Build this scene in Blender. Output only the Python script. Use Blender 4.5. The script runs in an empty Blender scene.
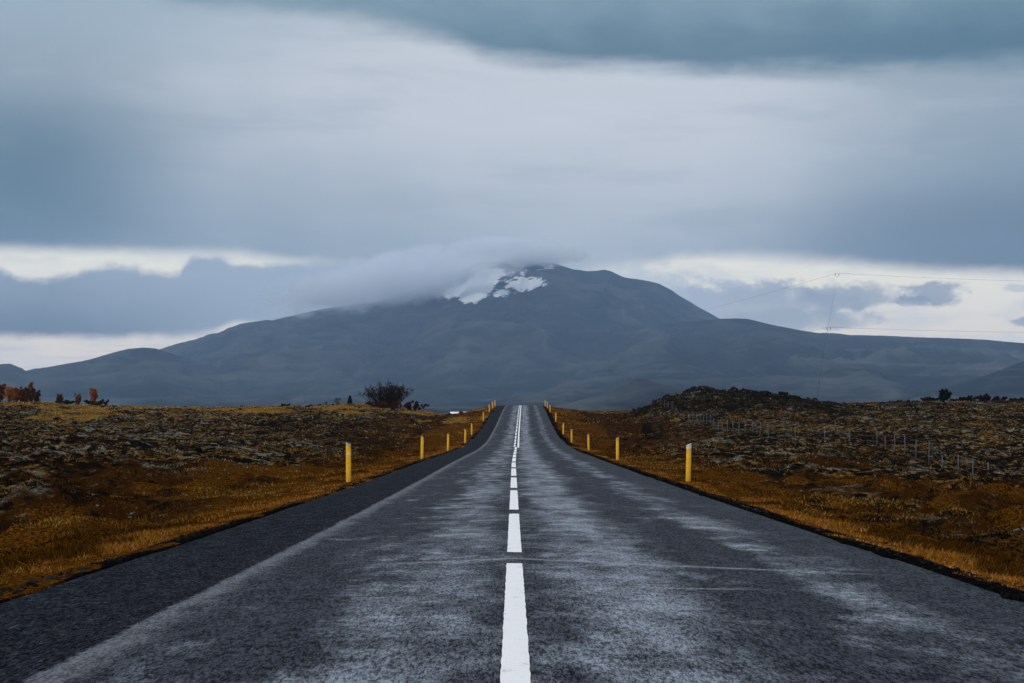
import bpy, math, random
import numpy as np
from mathutils import Vector

random.seed(7)
RNG = np.random.default_rng(11)
sc = bpy.context.scene
COL = sc.collection
R = math.radians

# ------------------------------------------------------------------ scene scale
# metres; the camera stands on the road centre line, eye height EYE above it
EYE = 1.13
F = 1600.0           # focal length in picture pixels (56 mm on a 36 mm sensor)
HOR = 412.0          # picture row of the true horizon
PITCH = math.atan((HOR - 341.5) / F)


def zrel(y, Y):
    """height relative to the eye of a point seen on row y at distance Y"""
    return math.tan(math.atan((341.5 - y) / F) + PITCH) * Y


# ------------------------------------------------------------------ helpers
def lin(c):
    o = []
    for v in c:
        v = v / 255.0
        o.append(v / 12.92 if v <= 0.04045 else ((v + 0.055) / 1.055) ** 2.4)
    return o


def tag(o, label=None, cat=None, group=None, kind=None):
    if label: o['label'] = label
    if cat: o['category'] = cat
    if group: o['group'] = group
    if kind: o['kind'] = kind
    return o


def empty(name, loc, rz=0.0):
    o = bpy.data.objects.new(name, None)
    COL.objects.link(o)
    o.location = loc
    o.rotation_euler = (0, 0, rz)
    o.empty_display_size = 0.2
    return o


def mesh_np(name, verts, faces_flat, fsize, mat, parent=None, smooth=True, attrs=None, cols=None):
    """build a mesh from numpy arrays; all faces have fsize corners"""
    me = bpy.data.meshes.new(name)
    nv = len(verts)
    nf = len(faces_flat) // fsize
    me.vertices.add(nv)
    me.vertices.foreach_set('co', np.asarray(verts, dtype=np.float32).ravel())
    me.loops.add(nf * fsize)
    me.loops.foreach_set('vertex_index', np.asarray(faces_flat, dtype=np.int32))
    me.polygons.add(nf)
    me.polygons.foreach_set('loop_start', np.arange(0, nf * fsize, fsize, dtype=np.int32))
    me.update(calc_edges=True)
    me.polygons.foreach_set('use_smooth', np.full(nf, smooth))
    for k, a in (attrs or {}).items():
        at = me.attributes.new(k, 'FLOAT', 'POINT')
        at.data.foreach_set('value', np.asarray(a, dtype=np.float32))
    for k, a in (cols or {}).items():
        at = me.attributes.new(k, 'FLOAT_COLOR', 'POINT')
        at.data.foreach_set('color', np.asarray(a, dtype=np.float32).ravel())
    me.validate()
    if mat: me.materials.append(mat)
    o = bpy.data.objects.new(name, me)
    COL.objects.link(o)
    if parent: o.parent = parent
    return o


class MB:
    """collects simple shapes, then links them as one mesh object"""
    def __init__(s):
        s.v = []; s.f = []

    def prism(s, pts_bottom, pts_top):
        n = len(pts_bottom); b = len(s.v)
        s.v += [tuple(p) for p in pts_bottom] + [tuple(p) for p in pts_top]
        s.f.append(tuple(b + i for i in range(n))[::-1])
        s.f.append(tuple(b + n + i for i in range(n)))
        for i in range(n):
            j = (i + 1) % n
            s.f.append((b + i, b + j, b + n + j, b + n + i))

    def box(s, x0, x1, y0, y1, z0, z1):
        s.prism([(x0, y0, z0), (x1, y0, z0), (x1, y1, z0), (x0, y1, z0)],
                [(x0, y0, z1), (x1, y0, z1), (x1, y1, z1), (x0, y1, z1)])

    def tube(s, pts, radii, n=6):
        pts = [Vector(p) for p in pts]
        b = len(s.v)
        for i, p in enumerate(pts):
            d = (pts[min(i + 1, len(pts) - 1)] - pts[max(i - 1, 0)])
            d.normalize()
            a = d.cross(Vector((0.31, 0.77, 0.55)))
            if a.length < 1e-4: a = d.cross(Vector((1, 0, 0)))
            a.normalize(); c = d.cross(a)
            r = radii[i] if hasattr(radii, '__len__') else radii
            for k in range(n):
                t = 2 * math.pi * k / n
                s.v.append(tuple(p + a * (math.cos(t) * r) + c * (math.sin(t) * r)))
        for i in range(len(pts) - 1):
            for k in range(n):
                k2 = (k + 1) % n
                s.f.append((b + i * n + k, b + i * n + k2, b + (i + 1) * n + k2, b + (i + 1) * n + k))
        s.f.append(tuple(b + k for k in range(n))[::-1])
        e = b + (len(pts) - 1) * n
        s.f.append(tuple(e + k for k in range(n)))

    def build(s, name, mat, parent=None, smooth=False, bevel=0.0):
        me = bpy.data.meshes.new(name)
        me.from_pydata(s.v, [], s.f)
        me.validate(); me.update()
        for p in me.polygons: p.use_smooth = smooth
        me.materials.append(mat)
        o = bpy.data.objects.new(name, me)
        COL.objects.link(o)
        if parent: o.parent = parent
        if bevel > 0:
            m = o.modifiers.new('bevel', 'BEVEL'); m.width = bevel; m.segments = 2
        return o


def copy_tree(o, parent=None):
    c = o.copy(); COL.objects.link(c)
    if parent: c.parent = parent
    for ch in list(o.children): copy_tree(ch, c)
    return c


# ------------------------------------------------------------------ numpy noise
def _hash(ix, iy, seed):
    n = (ix.astype(np.int64) * 374761393 + iy.astype(np.int64) * 668265263 + seed * 1442695041) & 0xFFFFFFFF
    n = ((n ^ (n >> 13)) * 1274126177) & 0xFFFFFFFF
    n = (n ^ (n >> 16)) & 0xFFFFFFFF
    return n.astype(np.float64) / 4294967295.0


def vnoise(x, y, seed=0):
    ix = np.floor(x); iy = np.floor(y)
    fx = x - ix; fy = y - iy
    fx = fx * fx * fx * (fx * (fx * 6 - 15) + 10); fy = fy * fy * fy * (fy * (fy * 6 - 15) + 10)
    a = _hash(ix, iy, seed); b = _hash(ix + 1, iy, seed)
    c = _hash(ix, iy + 1, seed); d = _hash(ix + 1, iy + 1, seed)
    return (a + (b - a) * fx) * (1 - fy) + (c + (d - c) * fx) * fy


def fbm(x, y, seed=0, octv=4, gain=0.5):
    s = 0; a = 1; t = 0
    for i in range(octv):
        s = s + a * (vnoise(x * 2 ** i + 17.3 * i, y * 2 ** i - 9.1 * i, seed + i) * 2 - 1)
        t += a; a *= gain
    return s / t


def sstep(a, b, x):
    t = np.clip((x - a) / (b - a), 0, 1)
    return t * t * (3 - 2 * t)


def pl(x, pts):
    p = np.array(pts, dtype=float)
    return np.interp(x, p[:, 0], p[:, 1])


# ------------------------------------------------------------------ road and field heights
_ry = np.array([-400, -60, 0, 12, 25, 40, 58, 78, 95, 112, 130, 146, 165, 187, 210, 235, 258, 275, 292, 312, 340, 400, 600, 3200.])
_rz = np.array([6.0, 0.05, -1.13, -1.32, -1.50, -1.68, -1.86, -2.07, -2.25, -2.33, -2.27, -2.02, -1.58, -.96, -.28, .42, .92, 1.13, 1.16, .95, .3, -1.8, -9.5, -60.])


def _spline():
    # monotone-free Catmull style cubic through the road profile, sampled densely
    ys = np.concatenate([np.arange(-400, 700, 1.0), np.arange(700, 3201, 25.0)])
    m = np.gradient(_rz, _ry)
    out = np.empty_like(ys)
    k = np.clip(np.searchsorted(_ry, ys) - 1, 0, len(_ry) - 2)
    h = _ry[k + 1] - _ry[k]; t = (ys - _ry[k]) / h
    out = ((2 * t**3 - 3 * t**2 + 1) * _rz[k] + (t**3 - 2 * t**2 + t) * h * m[k]
           + (-2 * t**3 + 3 * t**2) * _rz[k + 1] + (t**3 - t**2) * h * m[k + 1])
    return ys, out


_SY, _SZ = _spline()


def zr(Y): return np.interp(Y, _SY, _SZ) + EYE          # road surface, world z


def xc(Y):                                              # road centre line drifts a little to the right
    return np.interp(Y, [-60, 0, 58, 78, 108, 146, 187, 258, 320, 700, 3200],
                     [0, .01, .06, .13, .27, .46, .76, 1.28, 1.75, 6, 40])


SKYL = [(-900, 401), (-560, 400), (-512, 401.5), (-470, 401.5), (-440, 404), (-380, 405.5), (-300, 406.5), (-230, 405), (-190, 404.5), (-160, 403),
        (-125, 406), (-90, 410), (-70, 413), (-44, 414), (-36, 411), (-27, 408.5), (0, 407), (32, 407), (50, 409.5), (100, 410.5),
        (130, 409), (200, 405), (300, 403), (340, 402.5), (400, 401), (433, 400), (512, 400.5), (560, 399), (900, 397)]
MOUND = [(105, 412), (125, 407), (140, 403.5), (160, 397), (180, 391), (190, 388.0), (205, 389), (223, 390), (250, 394), (270, 395), (290, 398.5), (320, 402), (345, 406)]


def lava_amount(X, Y):
    """0..1 how rough and rocky the ground is"""
    d = np.abs(X - xc(Y))
    big = fbm(X / 22, Y / 34, 5, 3)
    return sstep(5.4, 9.5, d + 3.2 * big)


def ground(X, Y, detail=True):
    X = np.asarray(X, float); Y = np.asarray(Y, float)
    Ys = np.maximum(Y, 20.0)
    a = np.clip(X / Ys * F, -900, 900)
    zc = (HOR - pl(a, SKYL)) / F * 300.0
    low = -1.80 - 0.25 * sstep(60, 130, Y)
    t = sstep(95, 305, Y) ** 1.15
    zf = low + (zc - low) * t
    zf = zf - np.maximum(Y - 305, 0) * 0.030 * sstep(300, 360, Y)
    zf = np.maximum(zf, -32 - 0.0 * Y)
    # dark lava mound on the right
    zm = (HOR - pl(a, MOUND)) / F * 235.0
    zf = zf + np.maximum(zm - zf, 0) * np.exp(-((Y - 235) / 24.0) ** 2) * sstep(105, 150, a) * (1 - sstep(320, 350, a))
    # hollow on the right that the fence runs into
    zf = zf - 1.7 * np.exp(-((X - 24.5) / 7.5) ** 2 - ((Y - 72) / 19.0) ** 2)
    d = np.abs(X - xc(Y))
    zroad = zr(Y) - EYE
    # embankment: level verge, then a slope down (or up) to the field
    w = sstep(4.2, 15.0, d)
    dip = -0.30 * sstep(4.2, 7.5, d) * (1 - sstep(9, 18, d))
    h = zroad * (1 - w) + zf * w + dip - 0.012 - 0.13 * sstep(3.7, 4.6, d)
    if detail:
        L = lava_amount(X, Y)
        far = 1 - sstep(340, 500, Y)
        mound = np.exp(-((Y - 235) / 30.0) ** 2) * sstep(110, 160, a) * (1 - sstep(300, 350, a))
        hum = np.abs(fbm(X / 3.6, Y / 3.6, 21, 3)) * 2.0          # creased hummocks
        b = 0.30 * (hum - 0.45) + 0.50 * fbm(X / 13, Y / 13, 31, 2) + 0.24 * fbm(X / 1.1, Y / 1.1, 41, 3)
        b = b - 0.30 * sstep(.25, .6, fbm(X / 5.5, Y / 7, 61, 2))
        rock = np.maximum(fbm(X / 1.9, Y / 1.9, 51, 3), 0) ** 1.0
        ridge_calm = 1 - 0.72 * sstep(225, 285, Y) * (1 - mound)
        h = h + L * far * (b * (1 - .2 * mound) * ridge_calm + mound * .75 * (rock - .2))
        soft = sstep(4.2, 6.0, d) * (1 - L)
        h = h + far * soft * (0.10 * fbm(X / 1.4, Y / 1.4, 71, 3) + 0.10 * fbm(X / 4, Y / 4, 72, 2))
    return h + EYE


def bumpness(X, Y):
    """hummock height without the land form: -1..1, drives what grows where"""
    hum = np.abs(fbm(X / 3.6, Y / 3.6, 21, 3)) * 2.0
    b = 0.34 * (hum - 0.45) + 0.26 * fbm(X / 1.1, Y / 1.1, 41, 3) - 0.30 * sstep(.25, .6, fbm(X / 5.5, Y / 7, 61, 2))
    return b


def at(x, Y):
    """world X of picture column x at distance Y"""
    return (x - 512.0) / F * Y


# ------------------------------------------------------------------ node helpers
class E:
    """a shader value with arithmetic"""
    nt = None

    def __init__(s, sock): s.s = sock

    @staticmethod
    def m(op, *args):
        n = E.nt.nodes.new('ShaderNodeMath'); n.operation = op
        for i, a in enumerate(args):
            if isinstance(a, E): E.nt.links.new(a.s, n.inputs[i])
            else: n.inputs[i].default_value = float(a)
        return E(n.outputs[0])

    def __add__(s, o): return E.m('ADD', s, o)
    __radd__ = __add__
    def __sub__(s, o): return E.m('SUBTRACT', s, o)
    def __rsub__(s, o): return E.m('SUBTRACT', o, s)
    def __mul__(s, o): return E.m('MULTIPLY', s, o)
    __rmul__ = __mul__
    def __truediv__(s, o): return E.m('DIVIDE', s, o)


def step(a, b, x):
    n = E.nt.nodes.new('ShaderNodeMapRange'); n.interpolation_type = 'SMOOTHSTEP'
    E.nt.links.new(x.s, n.inputs['Value'])
    if a <= b:
        n.inputs['From Min'].default_value = a; n.inputs['From Max'].default_value = b
        n.inputs['To Min'].default_value = 0; n.inputs['To Max'].default_value = 1
    else:
        n.inputs['From Min'].default_value = b; n.inputs['From Max'].default_value = a
        n.inputs['To Min'].default_value = 1; n.inputs['To Max'].default_value = 0
    return E(n.outputs['Result'])


def curve(x, pts, lo, hi):
    """piecewise smooth curve through (x, y) points"""
    ys = [p[1] for p in pts]; y0, y1 = min(ys), max(ys)
    n = E.nt.nodes.new('ShaderNodeFloatCurve')
    c = n.mapping.curves[0]
    P = [((p[0] - lo) / (hi - lo), (p[1] - y0) / (y1 - y0 + 1e-9)) for p in pts]
    c.points[0].location = P[0]; c.points[1].location = P[-1]
    for p in P[1:-1]: c.points.new(*p)
    n.mapping.update()
    u = (x - lo) / (hi - lo)
    u = E.m('MINIMUM', E.m('MAXIMUM', u, 0.0), 1.0)
    E.nt.links.new(u.s, n.inputs['Value'])
    return E(n.outputs['Value']) * (y1 - y0) + y0


def vec(x, y, z=0.0):
    n = E.nt.nodes.new('ShaderNodeCombineXYZ')
    for i, a in enumerate((x, y, z)):
        if isinstance(a, E): E.nt.links.new(a.s, n.inputs[i])
        else: n.inputs[i].default_value = a
    return E(n.outputs[0])


def noise(v, scale, detail=3.0, rough=0.5, dist=0.0):
    n = E.nt.nodes.new('ShaderNodeTexNoise')
    n.inputs['Scale'].default_value = scale; n.inputs['Detail'].default_value = detail
    n.inputs['Roughness'].default_value = rough; n.inputs['Distortion'].default_value = dist
    if v is not None: E.nt.links.new(v.s, n.inputs['Vector'])
    return E(n.outputs['Fac'])


def mix(f, a, b):
    n = E.nt.nodes.new('ShaderNodeMix'); n.data_type = 'RGBA'; n.clamp_factor = True
    for sock, val in ((n.inputs[0], f), (n.inputs[6], a), (n.inputs[7], b)):
        if isinstance(val, E): E.nt.links.new(val.s, sock)
        elif isinstance(val, (int, float)): sock.default_value = val
        else: sock.default_value = (*val, 1.0)
    return E(n.outputs[2])


def attr(name, out='Fac'):
    n = E.nt.nodes.new('ShaderNodeAttribute'); n.attribute_name = name
    return E(n.outputs[out])


def pos():
    n = E.nt.nodes.new('ShaderNodeNewGeometry')
    s = E.nt.nodes.new('ShaderNodeSeparateXYZ')
    E.nt.links.new(n.outputs['Position'], s.inputs[0])
    return E(n.outputs['Position']), E(s.outputs[0]), E(s.outputs[1]), E(s.outputs[2])


def objpos():
    n = E.nt.nodes.new('ShaderNodeTexCoord')
    return E(n.outputs['Object'])


def material(name):
    m = bpy.data.materials.new(name); m.use_nodes = True
    E.nt = m.node_tree
    b = m.node_tree.nodes['Principled BSDF']
    return m, b


def put(sock, val):
    if isinstance(val, E): E.nt.links.new(val.s, sock)
    elif isinstance(val, (int, float)): sock.default_value = val
    else: sock.default_value = (*val, 1.0)


def bump(h, strength, dist):
    n = E.nt.nodes.new('ShaderNodeBump')
    n.inputs['Strength'].default_value = strength; n.inputs['Distance'].default_value = dist
    E.nt.links.new(h.s, n.inputs['Height'])
    return E(n.outputs['Normal'])


# ------------------------------------------------------------------ materials
def mat_asphalt():
    m, b = material('asphalt')
    p, X, Y, Z = pos()
    lat = attr('lat')
    gp = vec(X, Y * .20, 0.0)
    f1 = noise(gp, 40, 3, .7); f2 = noise(p, 11, 2, .5); f3 = noise(gp, 105, 2, .6); f4 = noise(vec(X, Y * .30, 3.0), 8.5, 5, .8)
    # streaky patches, longer along the road
    q = vec(lat * 0.9, Y * 0.16, 0.0)
    s1 = noise(q, 1.3, 6, .68, .1)
    q2 = vec(lat * 1.8, Y * .95, 3.0)
    s2 = noise(q2, 1.0, 4, .6, .2)
    edge = noise(vec(Y * 1.0, 2.0, 0.0), 1.3, 3, .6) - 0.5
    edge_f = noise(p, 9, 3, .6) - 0.5
    e = lat + edge * 0.10 + edge_f * 0.10
    lane = step(-2.40, -2.32, e)                                # the newer dark shoulder lies left of this
    shl = step(2.95, 3.25, e + (s2 - 0.5) * 0.5)                # right shoulder, soft border
    strip = step(-2.41, -2.36, e) * step(-2.08, -2.34, e + (s2 - .5) * .7)   # pale worn strip along the border
    latw = lat
    lat = lat + (noise(vec(Y * .11, 7.0, 0.0), 1.0, 3, .6) - .5) * .55 + (s2 - .5) * .5
    # polished wheel tracks and bright streaks, wet sheen painted in as pale colour
    track = step(.95, .1, E.m('ABSOLUTE', lat - 0.75)) * 1.5 + step(.85, .1, E.m('ABSOLUTE', lat + 0.62)) * 1.2 \
        + step(.5, .1, E.m('ABSOLUTE', lat - 2.5)) * .9
    s3 = noise(vec(lat * 2.6, Y * 2.6, 6.0), 1.0, 4, .62)
    base_t = track * .17 + (s1 - .5) * .75
    pol = step(.44, .86, .44 + base_t + (s2 - .5) * .55 + (s3 - .5) * .30) * lane * (1 - shl * .8)
    pol2 = step(.58, .74, s2 * .7 + s3 * .3 + track * .05) * lane * (1 - shl * .6)
    worn_or_sheen = E.m('MINIMUM', pol * .95 + pol2 * .45, 1.0)
    lat = latw
    # cross joint, slightly skewed
    jl = Y + E.m('ABSOLUTE', lat) * 0.36 - .25 + (noise(vec(lat, 5.0, 0.0), .9, 3, .6) - .5) * .16
    joint = step(.13, .03, E.m('ABSOLUTE', jl - 14.75)) * step(-1.5, -.9, lat) * step(3.4, 2.4, lat) * step(.30, .46, noise(p, 5, 3, .6))
    joint2 = step(.11, .02, E.m('ABSOLUTE', Y + lat * .04 - 12.35 + (s2 - .5) * .5)) * step(.7, 1.1, lat) * step(2.1, 1.5, lat) * .7
    line = E.m('MINIMUM', strip * step(.3, .55, s2 + f2 * .3) * .55 + joint * .9 + joint2, 1.0)
    grain = step(.44, .58, f1 * .42 + f3 * .33 + f4 * .25)
    speck = step(.575, .66, f1 * .6 + f4 * .4)
    dark = mix(grain, (.0018, .0023, .0042), (.031, .037, .055))
    pale = mix(grain, (.012, .0145, .021), (.235, .265, .335))  # bluish pale tone carries the painted sheen as well as wear
    shc = mix(grain, (.0018, .0022, .0036), (.019, .022, .033))
    shc = mix(speck * .8, shc, (.11, .12, .14))
    c = mix(worn_or_sheen, dark, pale)
    c = mix(1 - lane, c, shc)
    c = mix(shl * .5, c, mix(grain, (.004, .005, .008), (.040, .046, .064)))
    rim = step(3.80, 3.86, E.m('ABSOLUTE', lat) + edge * .06)
    c = mix(rim, c, (.004, .004, .005))
    c = mix(line * (.45 + .55 * grain), c, (.22, .235, .265))
    put(b.inputs['Base Color'], c)
    rough = E.m('MAXIMUM', 0.72 - worn_or_sheen * 0.38 - strip * .06 + (f2 - .5) * .16, .28)
    rough = rough * lane + (1 - lane) * 0.85
    put(b.inputs['Roughness'], rough)
    put(b.inputs['Specular IOR Level'], (.15 + worn_or_sheen * .62 - (1 - lane) * .11) * (1 - rim) * (.12 + 1.2 * grain))
    put(b.inputs['Normal'], bump(f1 * .7 + f3 * .4 + f4 * .4, .6, .014))
    return m


def mat_paint():
    m, b = material('road_paint')
    p, X, Y, Z = pos()
    g = noise(p, 60, 3, .6); w = noise(p, 7, 4, .65)
    worn_or_sheen = step(.565, .66, w * .55 + g * .45)
    put(b.inputs['Base Color'], mix(worn_or_sheen, mix(g, (.74, .74, .76), (.86, .86, .86)), (.22, .23, .25)))
    put(b.inputs['Roughness'], .55)
    put(b.inputs['Normal'], bump(g, .4, .006))
    return m


def mat_field():
    m, b = material('lava_heath')
    p, X, Y, Z = pos()
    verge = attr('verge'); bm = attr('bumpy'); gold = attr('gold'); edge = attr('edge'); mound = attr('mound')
    n1 = noise(p, 5.5, 4, .65); n2 = noise(p, .55, 4, .6, .3); n3 = noise(p, 1.6, 4, .6); n4 = noise(p, 18, 3, .6); n5 = noise(p, .16, 3, .5)
    n6 = noise(vec(X * 1.0, Y * .7, Z * 1.6), 2.6, 5, .7)
    black = mix(n4, (.0015, .0015, .0018), (.010, .009, .0085))
    rust = mix(n1, (.008, .0035, .0018), (.055, .022, .006))
    ochre = mix(step(.35, .65, n1), (.060, .027, .005), (.34, .17, .030))
    n4 = step(.36, .64, n4)
    lich = mix(n4, (.050, .050, .040), (.33, .32, .255))
    olive = mix(step(.35, .65, n1), (.016, .013, .004), (.17, .135, .038))
    c = mix(step(.42, .60, n3 * .5 + n6 * .5 + bm * .30), black, rust)
    c = mix(step(.51, .62, n2 * .5 + n6 * .5 + bm * .10) * .85, c, ochre)
    n7 = noise(vec(X * 1.0, Y * .55, 2.0), .17, 4, .6, .3)
    c = mix(step(.50, .60, n7 * .6 + n6 * .4) * .85, c, ochre)
    c = mix(step(.51, .60, n5 * .45 + n6 * .55) * .75, c, olive)
    c = mix(step(.46, .36, n7 * .6 + n3 * .4) * .8, c, black)
    c = mix(step(.53, .45, n3 * .55 + n6 * .45 - bm * .1) * .88, c, black)
    c = mix(step(.535, .61, n6 * .5 + n3 * .2 + n2 * .3 + bm * .16) * .85, c, lich)
    c = mix(step(-.06, -.22, bm + (n1 - .5) * .4), c, black)
    c = mix(step(.47, .36, n6 * .6 + n1 * .4) * .9, c, black)
    n8 = noise(p, 60, 3, .65)
    g1 = mix(step(.35, .65, n8 * .6 + n4 * .3 + .05), (.014, .005, .0015), (.17, .066, .008))
    rim_ = step(.75, .97, verge + (n3 - .5) * .3)
    g1 = mix(step(.41, .52, n3 * .45 + n6 * .55) * (1 - rim_ * .75), g1, mix(n1, (.010, .004, .0015), (.060, .021, .004)))
    c = mix(step(.2, .75, verge + (n3 - .5) * 1.6 + (n6 - .5) * .8), c, g1)
    inner_ = 1 - step(.80, 1.0, verge)
    c = mix(step(.50, .42, n3 * .55 + n6 * .45) * inner_ * .9, c, black)
    c = mix(step(.57, .64, n6 * .65 + n3 * .35) * inner_ * step(.05, .3, verge) * .7, c, lich)
    gg = mix(step(.35, .65, n1), (.050, .021, .005), (.36, .21, .05))
    c = mix(step(.35, .7, gold + (n3 - .5) * 1.3) * .9, c, gg)
    dark = mix(n4, (.002, .002, .0024), (.012, .011, .010))
    c = mix(mound * step(.66, .53, n2 * .4 + n3 * .3 + n6 * .3), c, dark)
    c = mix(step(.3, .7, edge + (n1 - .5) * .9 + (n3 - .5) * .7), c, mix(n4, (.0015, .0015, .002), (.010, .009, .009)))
    put(b.inputs['Base Color'], c)
    put(b.inputs['Roughness'], .95)
    put(b.inputs['Specular IOR Level'], 0.0)
    put(b.inputs['Normal'], bump(n1 * .6 + n4 * .4 + n6 * .6, .9, .14))
    return m


def mat_mountain():
    m, b = material('basalt_mountain')
    p, X, Y, Z = pos()
    snow = attr('snow'); grassy = attr('grassy')
    n1 = noise(p, .0042, 6, .62); n2 = noise(p, .022, 4, .6)
    st = noise(vec(X * .0006, Y * .0012, Z * .035), 1.0, 5, .6, .4)
    c = mix(step(.35, .65, n1), (.006, .007, .009), (.036, .037, .036))
    gu = attr('relief_shade') + (n2 - .5) * .5
    c = mix(step(.72, .30, gu) * .8, c, (.003, .004, .005))  # shade in the gullies, painted as darker rock
    c = mix(step(.74, .98, gu) * (.10 + grassy * .42), c, (.090, .096, .100))  # light on the spurs, painted as paler rock
    c = mix(step(.52, .62, n2 * .5 + n1 * .5) * .45, c, (.050, .053, .054))
    c = mix(step(.56, .68, st) * grassy * .5, c, (.11, .115, .118))
    c = mix(step(.44, .56, snow * .80 + (n2 - .5) * 1.1 + (n1 - .5) * .5 + .09), c, (.52, .55, .58))
    put(b.inputs['Base Color'], c)
    put(b.inputs['Roughness'], .95)
    put(b.inputs['Specular IOR Level'], 0.0)
    return m


def mat_vcol(name, rough=.9, trans=0.0):
    """colour of each blade or leaf comes with the mesh"""
    m, b = material(name)
    c = attr('tint', 'Color')
    put(b.inputs['Base Color'], c)
    put(b.inputs['Roughness'], rough)
    put(b.inputs['Specular IOR Level'], 0.0)
    return m


def mat_simple(name, c1, c2, scale=6.0, rough=.6, metal=0.0, bstr=.2, bdist=.004, spec=.4):
    m, b = material(name)
    o = objpos()
    n = noise(o, scale, 4, .6)
    put(b.inputs['Base Color'], mix(step(.35, .65, n), c1, c2))
    put(b.inputs['Roughness'], rough); put(b.inputs['Metallic'], metal)
    put(b.inputs['Specular IOR Level'], spec)
    put(b.inputs['Normal'], bump(n, bstr, bdist))
    return m


def mat_post():
    m, b = material('yellow_plastic')
    o = objpos()
    n = noise(o, 9, 4, .6); n2 = noise(vec(0.0, 0.0, 0.0), 1.0)
    s = E.nt.nodes.new('ShaderNodeSeparateXYZ'); E.nt.links.new(o.s, s.inputs[0])
    z = E(s.outputs[2])
    grime = step(.40, .02, z + (n - .5) * .5) + step(.58, .70, n) * .5
    c = mix(step(.4, .65, n), (.82, .45, .008), (.66, .35, .008))
    c = mix(grime * .4, c, (.22, .12, .02))
    put(b.inputs['Base Color'], c)
    put(b.inputs['Roughness'], .45)
    put(b.inputs['Normal'], bump(n, .15, .003))
    return m


M = dict(
    asphalt=mat_asphalt(), paint=mat_paint(), field=mat_field(), mountain=mat_mountain(),
    grass=mat_vcol('dry_grass'), heath=mat_vcol('heather_twigs'), leaf=mat_vcol('autumn_leaves', .8),
    rock=mat_simple('lava_rock', (.003, .003, .0035), (.020, .018, .017), 2.5, .95, 0, .8, .05, 0.0),
    bark=mat_simple('bark', (.018, .010, .007), (.06, .032, .020), 12, .9, 0, .3, .01, 0.0),
    darkbark=mat_simple('dark_bark', (.010, .007, .006), (.035, .02, .014), 12, .9, 0, .3, .01, 0.0),
    post=mat_post(),
    reflector=mat_simple('grey_reflector', (.62, .60, .60), (.48, .47, .48), 30, .35, 0, .1, .002, .5),
    band=mat_simple('dull_grey_band', (.42, .36, .26), (.30, .27, .22), 30, .4, 0, .1, .002, .5),
    dullcap=mat_simple('dull_yellow_cap', (.55, .36, .12), (.42, .27, .09), 30, .5, 0, .1, .002, .4),
    steel=mat_simple('galvanised_steel', (.045, .052, .070), (.075, .085, .108), 8, .7, .1, .1, .003, .5),
    wire=mat_simple('dark_wire', (.05, .055, .065), (.09, .095, .11), 8, .6, .2, .0, .003, .4),
    cable=mat_simple('power_cable', (.03, .033, .04), (.06, .065, .075), 3, .7, .0, .0, .003, .3),
    whitewall=mat_simple('white_render', (.74, .75, .78), (.82, .82, .84), 2, .7, 0, .1, .004, .3),
    whiteroof=mat_simple('white_sheet_roof', (.70, .72, .76), (.80, .81, .84), 2, .5, 0, .1, .004, .4),
    window=mat_simple('dark_glass', (.02, .025, .03), (.04, .045, .05), 2, .15, 0, .0, .002, .5),
)

# ------------------------------------------------------------------ the ground sheet
def rows_ground():
    y = [-420, -250, -140, -80, -50, -30, -18, -10, -4, 0, 3, 5.5, 7.5]
    v = 8.5
    while v < 340:
        y.append(v)
        v += max(.13, .0058 * v) if v < 140 else .82
    while v < 3300:
        y.append(v); v *= 1.06
    return np.array(y)


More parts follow.
